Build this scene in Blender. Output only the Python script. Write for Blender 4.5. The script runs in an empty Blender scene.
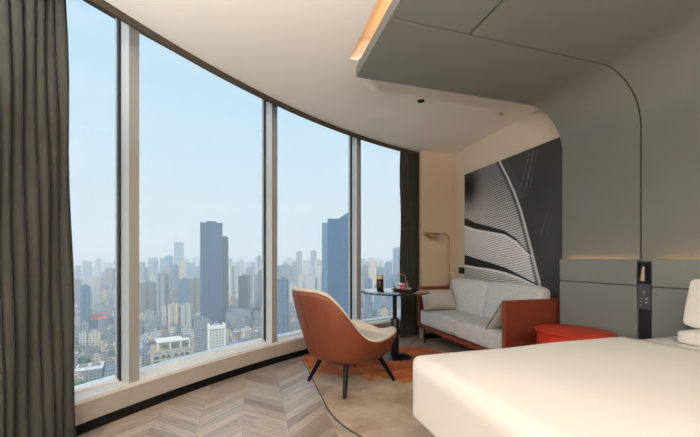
import bpy, bmesh, math, random
import numpy as np
from mathutils import Vector, Matrix
random.seed(7); RNG = np.random.RandomState(11)
scn = bpy.context.scene
COL = scn.collection
R = math.radians
PI = math.pi

# ------------------------------------------------------------------ measured camera
F = 335.0; HOR = 259.0; CAMH = 1.10; YAW = R(16.3)
cy, sy = math.cos(YAW), math.sin(YAW)
def ray(u):                                   # ground direction of picture column u (unit depth)
    t = (u - 350) / F
    return Vector((t*cy + sy, -t*sy + cy))
def at_depth(u, z):
    d = ray(u); return d.x*z, d.y*z
def at_height(u, v, h):                       # point at known height h
    z = F*(CAMH-h)/(v-HOR); return at_depth(u, z)
def h_at(v, z): return CAMH + (HOR-v)/F*z

# ------------------------------------------------------------------ node helpers
def new_mat(name):
    m = bpy.data.materials.new(name); m.use_nodes = True
    nt = m.node_tree; nt.nodes.clear()
    out = nt.nodes.new('ShaderNodeOutputMaterial'); b = nt.nodes.new('ShaderNodeBsdfPrincipled')
    nt.links.new(b.outputs[0], out.inputs[0]); return m, nt, b, out
def nd(nt, t, **kw):
    n = nt.nodes.new(t)
    for k, v in kw.items():
        if k.startswith('i_'):
            key = k[2:].replace('_', ' ')
            n.inputs[int(key) if key.isdigit() else key].default_value = v
        else: setattr(n, k, v)
    return n
def math_(nt, op, a, b=None, c=None):
    n = nt.nodes.new('ShaderNodeMath'); n.operation = op
    for i, x in enumerate((a, b, c)):
        if x is None: continue
        if isinstance(x, (int, float)): n.inputs[i].default_value = x
        else: nt.links.new(x, n.inputs[i])
    return n.outputs[0]
def lin(c):
    f = lambda x: x/12.92 if x <= .04045 else ((x+.055)/1.055)**2.4
    return tuple(f(x/255) for x in c) + (1.0,)
def ramp(nt, fac, stops):
    r = nt.nodes.new('ShaderNodeValToRGB'); e = r.color_ramp.elements
    while len(e) < len(stops): e.new(.5)
    for i, (p, c) in enumerate(stops): e[i].position = p; e[i].color = c
    nt.links.new(fac, r.inputs[0]); return r.outputs[0]
def mat(name, rgb, rough=.6, metal=0, noise=0, nscale=20, bump=0, bscale=200, spec=.5, sheen=0, coat=0):
    m, nt, b, out = new_mat(name); c = lin(rgb)
    b.inputs['Roughness'].default_value = rough; b.inputs['Metallic'].default_value = metal
    b.inputs['Specular IOR Level'].default_value = spec
    if sheen: b.inputs['Sheen Weight'].default_value = sheen
    if coat: b.inputs['Coat Weight'].default_value = coat; b.inputs['Coat Roughness'].default_value = .1
    b.inputs['Base Color'].default_value = c
    tc = nt.nodes.new('ShaderNodeTexCoord')
    if noise:
        n = nd(nt, 'ShaderNodeTexNoise', i_Scale=nscale, i_Detail=5.0); nt.links.new(tc.outputs['Object'], n.inputs['Vector'])
        lo = tuple(x*(1-noise) for x in c[:3])+(1,); hi = tuple(min(1, x*(1+noise)) for x in c[:3])+(1,)
        nt.links.new(ramp(nt, n.outputs['Fac'], [(.3, lo), (.7, hi)]), b.inputs['Base Color'])
    if bump:
        n2 = nd(nt, 'ShaderNodeTexNoise', i_Scale=bscale, i_Detail=3.0); nt.links.new(tc.outputs['Object'], n2.inputs['Vector'])
        bp = nd(nt, 'ShaderNodeBump', i_Strength=bump, i_Distance=.004); nt.links.new(n2.outputs['Fac'], bp.inputs['Height'])
        nt.links.new(bp.outputs[0], b.inputs['Normal'])
    return m

# ------------------------------------------------------------------ mesh helpers
def link(o, parent=None):
    COL.objects.link(o)
    if parent: o.parent = parent
    return o
def mk(name, V, Fc, m, parent=None, smooth=False, loc=(0, 0, 0), rz=0, uv=None, mats=None, midx=None):
    me = bpy.data.meshes.new(name); me.from_pydata([tuple(v) for v in V], [], [tuple(f) for f in Fc])
    for mm in (mats or [m]): me.materials.append(mm)
    if midx is not None: me.polygons.foreach_set('material_index', midx)
    bm = bmesh.new(); bm.from_mesh(me); bmesh.ops.recalc_face_normals(bm, faces=bm.faces) if uv is None else None
    bm.to_mesh(me); bm.free()
    if uv is not None:
        l = me.uv_layers.new(name='UVMap'); l.data.foreach_set('uv', uv)
    if smooth: me.polygons.foreach_set('use_smooth', [True]*len(me.polygons))
    o = bpy.data.objects.new(name, me); o.location = loc; o.rotation_euler = (0, 0, rz)
    return link(o, parent)
class MB:
    def __init__(s): s.V = []; s.F = []
    def add(s, V, Fc):
        n = len(s.V); s.V += [tuple(v) for v in V]; s.F += [tuple(i+n for i in f) for f in Fc]; return s
    def box(s, x0, x1, y0, y1, z0, z1):
        return s.add([(x0,y0,z0),(x1,y0,z0),(x1,y1,z0),(x0,y1,z0),(x0,y0,z1),(x1,y0,z1),(x1,y1,z1),(x0,y1,z1)],
                     [(3,2,1,0),(4,5,6,7),(0,1,5,4),(1,2,6,5),(2,3,7,6),(3,0,4,7)])
    def prism(s, P, z0, z1):
        n = len(P)
        return s.add([(x,y,z0) for x,y in P]+[(x,y,z1) for x,y in P],
                     [tuple(range(n))[::-1], tuple(range(n,2*n))]+[(i,(i+1)%n,(i+1)%n+n,i+n) for i in range(n)])
    def lathe(s, prof, seg=32, c=(0,0), caps=True):
        V = []; Fc = []
        for r, z in prof:
            for k in range(seg): a = 2*PI*k/seg; V.append((c[0]+r*math.cos(a), c[1]+r*math.sin(a), z))
        for i in range(len(prof)-1):
            for k in range(seg): k2 = (k+1)%seg; Fc.append((i*seg+k, i*seg+k2, (i+1)*seg+k2, (i+1)*seg+k))
        if caps: Fc.append(tuple(range(seg))[::-1]); Fc.append(tuple(range((len(prof)-1)*seg, len(prof)*seg)))
        return s.add(V, Fc)
    def tube(s, pts, rad, seg=12):
        pts = [Vector(p) for p in pts]
        if not hasattr(rad, '__len__'): rad = [rad]*len(pts)
        V = []; Fc = []; up = None
        for i, p in enumerate(pts):
            t = (pts[min(i+1, len(pts)-1)]-pts[max(i-1, 0)]).normalized()
            if up is None: up = Vector((0,0,1)) if abs(t.z) < .9 else Vector((1,0,0))
            a = t.cross(up).normalized(); b = t.cross(a).normalized(); up = -b if False else up
            for k in range(seg):
                q = 2*PI*k/seg; V.append(p+(a*math.cos(q)+b*math.sin(q))*rad[i])
        for i in range(len(pts)-1):
            for k in range(seg): k2 = (k+1)%seg; Fc.append((i*seg+k, i*seg+k2, (i+1)*seg+k2, (i+1)*seg+k))
        Fc.append(tuple(range(seg))[::-1]); Fc.append(tuple(range((len(pts)-1)*seg, len(pts)*seg)))
        return s.add(V, Fc)
    def build(s, name, m, parent=None, smooth=False, bevel=0, seg=3, **kw):
        o = mk(name, s.V, s.F, m, parent, smooth or bevel > 0, **kw)
        if bevel:
            b = o.modifiers.new('b', 'BEVEL'); b.width = bevel; b.segments = seg; b.limit_method = 'ANGLE'; b.harden_normals = True
        elif smooth:
            b = o.modifiers.new('e', 'EDGE_SPLIT'); b.split_angle = R(40)
        return o
def rbox(w, d, h, r, n=10, bulge=0.0, c=(0,0,0), piping=False):
    """rounded soft box centred on c"""
    V = []; Fc = []; idx = {}
    def vert(i, j, k):
        key = (i, j, k)
        if key in idx: return idx[key]
        p = Vector((i/n*2-1, j/n*2-1, k/n*2-1))
        q = Vector((p.x*w/2, p.y*d/2, p.z*h/2))
        inner = Vector((max(-w/2+r, min(w/2-r, q.x)), max(-d/2+r, min(d/2-r, q.y)), max(-h/2+r, min(h/2-r, q.z))))
        dl = q-inner
        if dl.length > 1e-9 and sum(1 for a in dl if abs(a) > 1e-9) > 1:
            m = max(abs(a) for a in dl); q = inner+dl.normalized()*m
        bl = bulge
        f = lambda a: 1-a*a
        q.x += bl*math.copysign(1, p.x)*f(p.y)*f(p.z)*(abs(p.x) > .99)
        q.y += bl*math.copysign(1, p.y)*f(p.x)*f(p.z)*(abs(p.y) > .99)
        q.z += bl*math.copysign(1, p.z)*f(p.x)*f(p.y)*(abs(p.z) > .99)
        idx[key] = len(V); V.append((q.x+c[0], q.y+c[1], q.z+c[2])); return idx[key]
    for a in range(n):
        for b in range(n):
            for s in (0, n):
                Fc.append((vert(a,b,s), vert(a+1,b,s), vert(a+1,b+1,s), vert(a,b+1,s)))
                Fc.append((vert(a,s,b), vert(a+1,s,b), vert(a+1,s,b+1), vert(a,s,b+1)))
                Fc.append((vert(s,a,b), vert(s,a+1,b), vert(s,a+1,b+1), vert(s,a,b+1)))
    return V, Fc
def soft(name, w, d, h, r, m, parent=None, bulge=0, c=(0,0,0), n=12, loc=(0,0,0), rot=None):
    V, Fc = rbox(w, d, h, r, n, bulge, c); o = mk(name, V, Fc, m, parent, True, loc)
    s = o.modifiers.new('s', 'SUBSURF'); s.levels = s.render_levels = 1
    if rot: o.rotation_euler = rot
    return o
def pillow(name, w, h, t, m, parent=None, loc=(0,0,0), rot=(0,0,0), n=22, rim=None, pk=.05, ex=2.6):
    """soft pillow in local XZ plane, thickness along Y"""
    V = []; Fc = []
    def th(a, b): return t/2*((1-abs(a)**ex)*(1-abs(b)**ex))**.55+.004
    for s in (1, -1):
        for i in range(n+1):
            for j in range(n+1):
                a = i/n*2-1; b = j/n*2-1
                pin = 1-pk*(1-a*a)*abs(b)**3; pin2 = 1-pk*(1-b*b)*abs(a)**3
                V.append((a*w/2*pin2, s*th(a, b), b*h/2*pin))
    N = (n+1)**2
    for s in (0, 1):
        for i in range(n):
            for j in range(n):
                q = [s*N+i*(n+1)+j, s*N+(i+1)*(n+1)+j, s*N+(i+1)*(n+1)+j+1, s*N+i*(n+1)+j+1]; Fc.append(q if s else q[::-1])
    ring = [i*(n+1) for i in range(n+1)]+[n*(n+1)+j for j in range(1, n+1)]+[i*(n+1)+n for i in range(n-1, -1, -1)]+[j for j in range(n-1, 0, -1)]
    L = len(ring)
    for k in range(L): a, b = ring[k], ring[(k+1)%L]; Fc.append((a, b, b+N, a+N))
    o = mk(name, V, Fc, m, parent, True, loc); o.rotation_euler = rot
    if rim:
        pts = [Vector(V[k])*1.0 for k in ring]; pts = [Vector((p.x, 0, p.z)) for p in pts]+[Vector((V[ring[0]][0], 0, V[ring[0]][2]))]
        MB().tube(pts, .005, 6).build('piping', rim, o, True)
    return o
def tag(o, label=None, cat=None, group=None, kind=None):
    if label: o['label'] = label
    if cat: o['category'] = cat
    if group: o['group'] = group
    if kind: o['kind'] = kind
    return o
def empty(name, loc=(0,0,0), rz=0):
    o = bpy.data.objects.new(name, None); o.location = loc; o.rotation_euler = (0,0,rz); o.empty_display_size = .1
    COL.objects.link(o); return o
def S(o): return tag(o, kind='structure')

# ------------------------------------------------------------------ materials
M = dict(
    wall=mat('warm_wall', (205,189,168), .75, noise=.03, nscale=60, bump=.15, bscale=400),
    wall2=mat('warm_wall_panel', (190,169,146), .7, noise=.03, nscale=60, bump=.15, bscale=400),
    ceiling=mat('ceiling_paint', (226,218,208), .8),
    pocket=mat('pocket_dark', (62,56,48), .7),
    lip=mat('curtain_track_trim', (66,58,48), .7, spec=.2),
    plinth=mat('plinth_board', (170,161,150), .6, noise=.05, nscale=8),
    sill=mat('sill_stone', (246,242,235), .35, noise=.04, nscale=6),
    black=mat('black_trim', (14,13,12), .5, spec=.2),
    mull_a=mat('mullion_aluminium', (206,208,206), .45, metal=.1),
    mull_b=mat('mullion_beige', (152,149,143), .55),
    frame=mat('window_gasket', (28,32,36), .5),
    grey=mat('grey_panel', (114,115,109), .55, noise=.015, nscale=30, spec=.3),
    groove=mat('groove_dark', (16,16,15), .9, spec=.1),
    headboard=mat('headboard_leather', (118,121,116), .5, noise=.03, nscale=120, bump=.25, bscale=600, spec=.35),
    curtain=mat('curtain_velvet', (56,56,51), .85, noise=.12, nscale=14, sheen=.12, spec=.1),
    leather=mat('tan_leather', (110,56,33), .45, noise=.06, nscale=35, bump=.1, bscale=900, spec=.4),
    sofaleather=mat('sofa_leather', (112,52,34), .45, noise=.06, nscale=35, bump=.1, bscale=900, spec=.3),
    lining=mat('cream_wool', (224,212,196), .9, noise=.05, nscale=200, bump=.3, bscale=900, spec=.2),
    fabric=mat('sofa_fabric', (206,205,203), .92, noise=.11, nscale=60, bump=.5, bscale=700, spec=.15),
    cushion=mat('cushion_fabric', (176,171,162), .92, noise=.10, nscale=180, bump=.6, bscale=500, spec=.15),
    piping=mat('piping_dark', (70,62,54), .8),
    darkwood=mat('dark_leg', (13,10,9), .5, noise=.2, nscale=30, spec=.2),
    blackmetal=mat('black_metal', (12,12,13), .35, spec=.35),
    tabletop=mat('black_lacquer', (22,21,22), .08, coat=.8),
    bronze=mat('bronze', (178,144,104), .4, metal=.6, noise=.08),
    red=mat('red_lacquer', (186,44,16), .4),
    linen=mat('white_linen', (234,228,219), .8, noise=.012, nscale=5, bump=.12, bscale=120, spec=.2),
    mattress=mat('mattress_ticking', (226,218,204), .9),
    bedbase=mat('bed_base_fabric', (62,56,52), .85),
    plastic=mat('black_plastic', (22,22,26), .35),
    switch=mat('switch_glass', (62,63,68), .3),
    icon=mat('switch_icon', (176,172,168), .5),
    steel=mat('lamp_steel', (150,135,118), .45, metal=.7),
    amber=mat('amber_glass_dark', (66,40,26), .12, coat=.5),
    cork=mat('cork_lid', (196,178,150), .7),
    wooddish=mat('dark_wood_dish', (52,44,34), .5),
    pink=mat('pink_sweet', (240,120,135), .6), white=mat('white_sweet', (240,232,220), .6),
    green=mat('green_sweet', (120,140,90), .6), gold=mat('gold_rim', (190,150,90), .3, metal=.8),
    socket=mat('dark_socket', (36,28,24), .4),
    fixture=mat('white_fixture', (235,232,226), .4),
    door=mat('door_wood', (120,92,66), .5, noise=.1, nscale=8),
)
def emis(name, rgb, s):
    m, nt, b, out = new_mat(name); nt.nodes.remove(b)
    e = nd(nt, 'ShaderNodeEmission', i_Color=lin(rgb), i_Strength=s); nt.links.new(e.outputs[0], out.inputs[0]); return m
M['led'] = emis('warm_led', (255,190,110), 10.0)
M['led2'] = emis('warm_led_soft', (255,180,110), 22)
M['fill_face'] = emis('fill_diffuser', (255,246,236), 4.0)  # glowing shell of the added fill globes
def glass_mat(name, tint=(.93,.97,.985), gl=1.0, rough=0.0):
    m, nt, b, out = new_mat(name); nt.nodes.remove(b)
    t = nd(nt, 'ShaderNodeBsdfTransparent', i_Color=tint+(1,)); g = nd(nt, 'ShaderNodeBsdfGlossy', i_Roughness=rough)
    fr = nd(nt, 'ShaderNodeFresnel', i_IOR=1.35); mx = nt.nodes.new('ShaderNodeMixShader')
    nt.links.new(math_(nt, 'MULTIPLY', fr.outputs[0], gl), mx.inputs[0]); nt.links.new(t.outputs[0], mx.inputs[1]); nt.links.new(g.outputs[0], mx.inputs[2])
    nt.links.new(mx.outputs[0], out.inputs[0]); return m
M['pane'] = glass_mat('window_glass', (.985,.99,.995), .15)
M['glass'] = glass_mat('clear_glass', (.99,.995,.99), .45)

# chevron floor --------------------------------------------------------------
def floor_mat():
    m, nt, b, out = new_mat('chevron_oak')
    g = nt.nodes.new('ShaderNodeNewGeometry'); sp = nt.nodes.new('ShaderNodeSeparateXYZ'); nt.links.new(g.outputs['Position'], sp.inputs[0])
    W = .285; PW = .105
    xs = math_(nt, 'ADD', sp.outputs[0], .06+W*20)
    xd = math_(nt, 'DIVIDE', xs, W); col = math_(nt, 'FLOOR', xd); fx = math_(nt, 'FRACT', xd)
    par = math_(nt, 'MODULO', col, 2.0)
    tri = math_(nt, 'ABSOLUTE', math_(nt, 'SUBTRACT', fx, par))         # 0 at peaks, 1 at valleys
    yy = math_(nt, 'ADD', sp.outputs[1], math_(nt, 'MULTIPLY', tri, W*.95))
    yp = math_(nt, 'DIVIDE', math_(nt, 'ADD', yy, 20.0), PW); row = math_(nt, 'FLOOR', yp); fy = math_(nt, 'FRACT', yp)
    cmb = nt.nodes.new('ShaderNodeCombineXYZ'); nt.links.new(col, cmb.inputs[0]); nt.links.new(row, cmb.inputs[1])
    wn = nt.nodes.new('ShaderNodeTexWhiteNoise'); nt.links.new(cmb.outputs[0], wn.inputs['Vector'])
    gv = nt.nodes.new('ShaderNodeCombineXYZ')
    nt.links.new(math_(nt, 'MULTIPLY', fx, .7), gv.inputs[0]); nt.links.new(math_(nt, 'ADD', math_(nt, 'MULTIPLY', yy, 26.0), math_(nt, 'MULTIPLY', wn.outputs['Value'], 40)), gv.inputs[1])
    nt.links.new(math_(nt, 'MULTIPLY', wn.outputs['Value'], 30.0), gv.inputs[2])
    gn = nd(nt, 'ShaderNodeTexNoise', i_Scale=2.2, i_Detail=6.0, i_Roughness=.65); nt.links.new(gv.outputs[0], gn.inputs['Vector'])
    base = ramp(nt, wn.outputs['Value'], [(0, lin((138,122,108))), (.35, lin((176,162,148))), (.7, lin((192,175,158))), (1, lin((158,138,120)))])
    gr = ramp(nt, gn.outputs['Fac'], [(.32, (.50,.46,.43,1)), (.5, (.95,.95,.95,1)), (.75, (1.12,1.1,1.08,1))])
    mx = nt.nodes.new('ShaderNodeMix'); mx.data_type = 'RGBA'; mx.blend_type = 'MULTIPLY'; mx.inputs[0].default_value = 1
    nt.links.new(base, mx.inputs[6]); nt.links.new(gr, mx.inputs[7])
    e1 = math_(nt, 'LESS_THAN', fy, .035); e2 = math_(nt, 'LESS_THAN', fx, .012)
    ed = math_(nt, 'MULTIPLY', math_(nt, 'MAXIMUM', e1, e2), .35)
    mx2 = nt.nodes.new('ShaderNodeMix'); mx2.data_type = 'RGBA'; nt.links.new(ed, mx2.inputs[0]); nt.links.new(mx.outputs[2], mx2.inputs[6]); mx2.inputs[7].default_value = lin((70,58,50))
    nt.links.new(mx2.outputs[2], b.inputs['Base Color']); b.inputs['Roughness'].default_value = .3
    b.inputs['Specular IOR Level'].default_value = .5
    return m
M['floor'] = floor_mat()
def rug_mat(name, a, bcol, c2, sc=3.0):
    m, nt, b, out = new_mat(name)
    g = nt.nodes.new('ShaderNodeNewGeometry')
    n = nd(nt, 'ShaderNodeTexNoise', i_Scale=sc, i_Detail=8.0, i_Roughness=.6); nt.links.new(g.outputs['Position'], n.inputs['Vector'])
    n2 = nd(nt, 'ShaderNodeTexNoise', i_Scale=260.0, i_Detail=2.0); nt.links.new(g.outputs['Position'], n2.inputs['Vector'])
    nt.links.new(ramp(nt, n.outputs['Fac'], [(.36, lin(a)), (.52, lin(bcol)), (.68, lin(c2))]), b.inputs['Base Color'])
    bp = nd(nt, 'ShaderNodeBump', i_Strength=.5, i_Distance=.004); nt.links.new(n2.outputs['Fac'], bp.inputs['Height']); nt.links.new(bp.outputs[0], b.inputs['Normal'])
    b.inputs['Roughness'].default_value = .95; b.inputs['Specular IOR Level'].default_value = .1
    return m
M['rug'] = rug_mat('rug_beige', (146,126,108), (180,160,138), (200,182,160), 2.4)
M['rug_orange'] = rug_mat('rug_orange', (168,88,50), (190,106,62), (202,148,112), 5)
M['rug_rust'] = rug_mat('rug_rust', (154,80,48), (176,96,58), (190,130,96), 5)

# ------------------------------------------------------------------ room geometry
CX, CY = 4.2, -2.15
R_CEIL, R_WALL, R_GLASS = 6.685, 7.0, 7.13
A0, A1 = 104.5, 160.0           # window arc span in degrees
def arcp(r, a): a = R(a); return CX+r*math.cos(a), CY+r*math.sin(a)
def arc_hit(u, r):
    d = ray(u); C2 = Vector((CX, CY)); b = d.dot(C2)/d.dot(d); k = (C2.dot(C2)-r*r)/d.dot(d)
    z = b+math.sqrt(b*b-k); p = d*z; return math.degrees(math.atan2(p.y-CY, p.x-CX)), z, p
def arc_pts(r, a0, a1, n): return [arcp(r, a0+(a1-a0)*i/n) for i in range(n+1)]
def arc_wall(r0, r1, z0, z1, a0=A0, a1=A1, n=60):
    inner = arc_pts(r0, a0, a1, n); outer = arc_pts(r1, a0, a1, n)
    V = []; Fc = []
    for (x, y), (X, Y) in zip(inner, outer): V += [(x,y,z0),(X,Y,z0),(X,Y,z1),(x,y,z1)]
    for i in range(n):
        b = 4*i
        for k in range(4): Fc.append((b+k, b+(k+1)%4, b+4+(k+1)%4, b+4+k))
    Fc.append((0,1,2,3)); Fc.append((4*n,4*n+3,4*n+2,4*n+1))
    m = MB(); m.add(V, Fc); return m
XR = 2.77        # right wall
YE = 4.16        # end wall
XJ = 2.24        # where the end wall meets the window recess
YB = -3.2        # back of the room
CEIL = 2.60; TOP = 2.92
pw = arcp(7.25, A1)
XL = pw[0]       # left wall position

flp = [(XR+.1, YB), (XR+.1, 4.9)]+arc_pts(7.3, A0, A1, 40)+[(XL, YB)]
S(MB().prism(flp, -.15, 0).build('floor', M['floor']))
# ceiling: upper slab plus lower layer around the cove slot
def clip_poly(P, f):    # keep f(p)>=0, convex-ish clip
    out = []
    for i in range(len(P)):
        a, b = P[i], P[(i+1)%len(P)]; fa, fb = f(a), f(b)
        if fa >= 0: out.append(a)
        if fa*fb < 0: t = fa/(fa-fb); out.append((a[0]+(b[0]-a[0])*t, a[1]+(b[1]-a[1])*t))
    return out
cp = [(XR+.1, YB), (XR+.1, YE+.1)]+[p for p in arc_pts(R_CEIL, 106.9, A1+2, 90)]+[(XL-.1, YB)]
SLX0, SLX1, SLY1, SLY0 = .70, .92, 2.41, -1.25
cm = MB()
cm.prism(cp, 2.76, TOP)
low = (CEIL, 2.76)
cm.prism(clip_poly(cp, lambda p: SLX0-p[0]), *low)
right = clip_poly(cp, lambda p: p[0]-SLX1); cm.prism(right, *low)
mid = clip_poly(clip_poly(cp, lambda p: p[0]-SLX0), lambda p: SLX1-p[0])
cm.prism(clip_poly(mid, lambda p: p[1]-SLY1), *low); cm.prism(clip_poly(mid, lambda p: SLY0-p[1]), *low)
S(cm.build('ceiling', M['ceiling']))
# pocket above the curtains (dark)
S(arc_wall(R_CEIL-.02, 7.4, 3.0, 3.02, 103, A1+2).build('trim_1', M['pocket']))
S(arc_wall(R_CEIL, R_CEIL+.02, 2.553, 3.0, 104, A1+1).build('trim_2', M['lip']))
# walls
S(MB().box(XR, XR+.15, YB, YE+.15, 0, TOP).build('wall_right', M['wall']))
em = MB().box(XJ, XR+.15, YE, YE+.06, 0, TOP); em.box(XJ+.17, XR+.15, YE+.06, 4.71, 0, 3.0)
S(em.build('wall_end', M['wall2']))
S(MB().box(XL-.15, XL, YB-.15, pw[1]+.02, 0, TOP).build('wall_left', M['wall']))
S(MB().box(XL-.15, XR+.15, YB-.15, YB, 0, TOP).build('wall_back', M['wall']))
rp_ = [(XR+.3, YB-.3), (XR+.3, 4.9)]+arc_pts(7.36, A0, A1+1, 60)+[(XL-.3, YB-.3)]
S(MB().prism(rp_, 3.02, 3.3).build('roof', M['pocket']))
S(MB().box(XR-.5, XR+.2, YE-.012, YE+.001, 0, .07).build('baseboard_end', M['black']))
S(MB().box(XR-.012, XR+.001, 2.45, YE, 0, .07).build('baseboard_right', M['black']))
# door in the back wall, behind the camera
dr = empty('door_1', (-.8, YB+.02, 0)); S(dr)
MB().box(-.45,.45,-.02,.03,0.01,2.2).build('door_leaf', M['door'], dr, bevel=.004)
MB().tube([(.36,.03,1.0),(.36,.08,1.0),(.24,.08,1.0)], .01).build('door_handle', M['steel'], dr, True)
# low wall below the window
S(arc_wall(R_WALL, 7.30, 0.0, .190).build('wall_window', M['plinth']))
S(arc_wall(R_WALL-.012, R_WALL+.002, 0.0, .062, 105.4).build('baseboard_window', M['black']))
S(arc_wall(R_WALL-.006, 7.30, .19, .215).build('trim_3', M['sill']))
# windows: mullion angles read off the picture
angs = [A0+.2, arc_hit(355.5, 7.08)[0], arc_hit(270.5, 7.08)[0], arc_hit(128.5, 7.08)[0]]
step = angs[3]-angs[2]; angs += [angs[3]+step, angs[3]+2*step, 160-.3]
HEAD = 2.97
def mullion(root, a):
    cxp, cyp = arcp(R_GLASS, a); er = Vector((math.cos(R(a)), math.sin(R(a)))); et = Vector((-er.y, er.x))
    def bar(name, r0, r1, t0, t1, z0, z1, m):
        P = [(cxp, cyp)]*4; q = [(r0,t0),(r1,t0),(r1,t1),(r0,t1)]
        P = [(cxp+er.x*r+et.x*t, cyp+er.y*r+et.y*t) for r, t in q]
        MB().prism(P, z0, z1).build(name, m, root)
    bar('mullion', -.115, .06, -.038, .032, .215, 3.0, M['mull_a'])
    bar('mullion_face', -.118, -.114, -.038, .032, .215, 3.0, M['mull_b'])
    bar('gasket', -.015, .012, .032, .045, .215, 3.0, M['frame'])
for i in range(len(angs)-1):
    a, b = angs[i], angs[i+1]
    w = empty('window_%d' % (i+1)); S(w)
    p, q = arcp(R_GLASS+.01, a), arcp(R_GLASS+.01, b)
    arc_wall(R_GLASS+.004, R_GLASS+.014, .225, HEAD, a+.1, b-.1, 14).build('glass_pane', M['pane'], w, True)
    arc_wall(R_GLASS-.01, R_GLASS+.05, .2151, .232, a, b, 14).build('bottom_frame', M['sill'], w)
    arc_wall(R_GLASS-.05, R_GLASS+.07, HEAD-.02, 3.0, a, b, 14).build('head_frame', M['pocket'], w)
    mullion(w, b)

# ------------------------------------------------------------------ curtains
def curtain(name, a0, a1, r, z0, z1, folds, amp, label, flare=0, seed=1):
    rnd = random.Random(seed); n = folds*12; rows = 14; V = []; Fc = []
    ph = [rnd.uniform(-.5, .5) for _ in range(folds+2)]; am = [rnd.uniform(.65, 1.2) for _ in range(folds+2)]
    for k in range(rows+1):
        fz = k/rows; z = z0+(z1-z0)*fz
        for i in range(n+1):
            t = i/n; w = t*folds; j = int(w); fr = w-j
            aa = am[j]*(1-fr)+am[j+1]*fr; pp = ph[j]*(1-fr)+ph[j+1]*fr
            s = math.sin(w*2*PI+pp*(1.6-fz)*1.2)
            s = math.copysign(abs(s)**.75, s)
            off = amp*aa*s*(1.0-.25*fz)+.012*math.sin(5*z+w*1.3)
            a = a0+(a1-a0)*t; a += (flare*(1-fz))*(1-t)
            x, y = arcp(r+off, a+.12*math.cos(w*2*PI+pp)); V.append((x, y, z))
    for k in range(rows):
        for i in range(n): q = k*(n+1)+i; Fc.append((q, q+1, q+n+2, q+n+1))
    root = mk(name, V, Fc, M['curtain'], None, True)
    so = root.modifiers.new('t', 'SOLIDIFY'); so.thickness = .006
    return tag(root, label, 'curtain')
a74 = arc_hit(66, 6.83)[0]
curtain('curtain', a74, a74+8.5, 6.84, .012, 2.98, 21, .066, 'dark olive grey floor-length curtain gathered at the near end of the window', flare=-.4, seed=3)
a400 = arc_hit(400.5, 6.79)[0]
curtain('curtain', 105.9, a400, 6.785, .012, 2.98, 7, .040, 'dark grey floor-length curtain gathered in the corner behind the round black table', seed=5)

# ------------------------------------------------------------------ canopy and wall panels behind the bed
XP = 2.73; ZC = 2.465; RC = .40; XC0 = .75; YC1 = 2.40; YC0 = -1.22; YS = 1.755
def profile(t, x0, x1=None, wall=True, n=18):
    """outer (room side) and inner outline of the bent panel; t = thickness"""
    o = [(x0, ZC)]; i = [(x0, ZC+t)]
    cx, cz = XP-RC, ZC-RC
    if wall:
        for k in range(n+1):
            a = PI/2*(1-k/n); o.append((cx+RC*math.cos(a), cz+RC*math.sin(a))); i.append((cx+(RC+t)*math.cos(a), cz+(RC+t)*math.sin(a)))
        o.append((XP, .0)); i.append((XP+t, .0))
    else: o.append((x1, ZC)); i.append((x1, ZC+t))
    return o, i
def bent(name, x0, y0, y1, t, m, parent, off=0, x1=None, wall=True, smooth=True):
    o, i = profile(t, x0, x1, wall); n = len(o); V = []; Fc = []
    if off: o = i; i = profile(t+off, x0, x1, wall)[1]
    for y in (y0, y1):
        V += [(x, y, z) for x, z in o]+[(x, y, z) for x, z in i]
    for k in range(n-1):
        Fc += [(k, k+1, 2*n+k+1, 2*n+k), (n+k, 3*n+k, 3*n+k+1, n+k+1), (k, n+k, n+k+1, k+1), (2*n+k, 2*n+k+1, 3*n+k+1, 3*n+k)]
    Fc += [(0, 2*n, 3*n, n), (n-1, 2*n-1, 4*n-1, 3*n-1)]
    ob = mk(name, V, Fc, m, parent, True); e = ob.modifiers.new('e', 'EDGE_SPLIT'); e.split_angle = R(35); return ob
can = empty('bed_canopy', (XP, .6, 0)); tag(can, 'grey panelled canopy curving down the wall into a backing panel above the bed', 'bed canopy')
can.location = (0, 0, 0)
g = .0065
XS = 1.272
bent('canopy_panel', XC0, YS+g, YC1, .022, M['grey'], can)
bent('ceiling_panel', XC0, YC0, YS-g, .022, M['grey'], can, x1=XS-g, wall=False)
bent('wall_panel', XS+g, YC0, YS-g, .022, M['grey'], can)
bent('backing', XC0+.02, YC0+.02, YC1-.02, .022, M['groove'], can, off=.012)
MB().box(XC0, XC0+.02, YC0, YC1, ZC+.022, ZC+.078).build('edge_fascia', M['grey'], can)
MB().box(XC0+.02, XC0+1.9, YC1-.02, YC1, ZC+.022, ZC+.134).build('end_fascia', M['grey'], can)
MB().box(XC0+.16, XP+.02, YC0, YC1-.02, ZC+.04, CEIL-.002).build('hanger', M['groove'], can)
MB().box(SLX1-.022, SLX1-.006, SLY0+.05, SLY1-.06, 2.62, 2.64).build('light_strip', M['led'], can)

# headboard
hb = empty('headboard', (XP-.001, .6, 0)); hb.location = (0,0,0)
tag(hb, 'grey upholstered headboard panels along the wall behind the bed', 'headboard')
XH = 2.655
def pad(y0, y1, z0, z1):
    MB().box(XH, XP-.028, y0, y1, z0, z1).build('padded_panel', M['headboard'], hb, bevel=.007, seg=3)
for y0, y1 in ((1.735, 2.365), (-.49, 1.643), (-1.2, -.60)):
    pad(y0, y1, .03, .905); pad(y0, y1, .909, 1.10)
MB().box(XP-.028, XP-.001, -1.2, 2.35, .02, 1.06).build('backing_board', M['groove'], hb)
for y0, y1 in ((1.80, 2.34), (-.45, 1.64)):
    MB().box(XP-.020, XP-.008, y0, y1, 1.062, 1.070).build('light_strip', M['led2'], hb)
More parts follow.
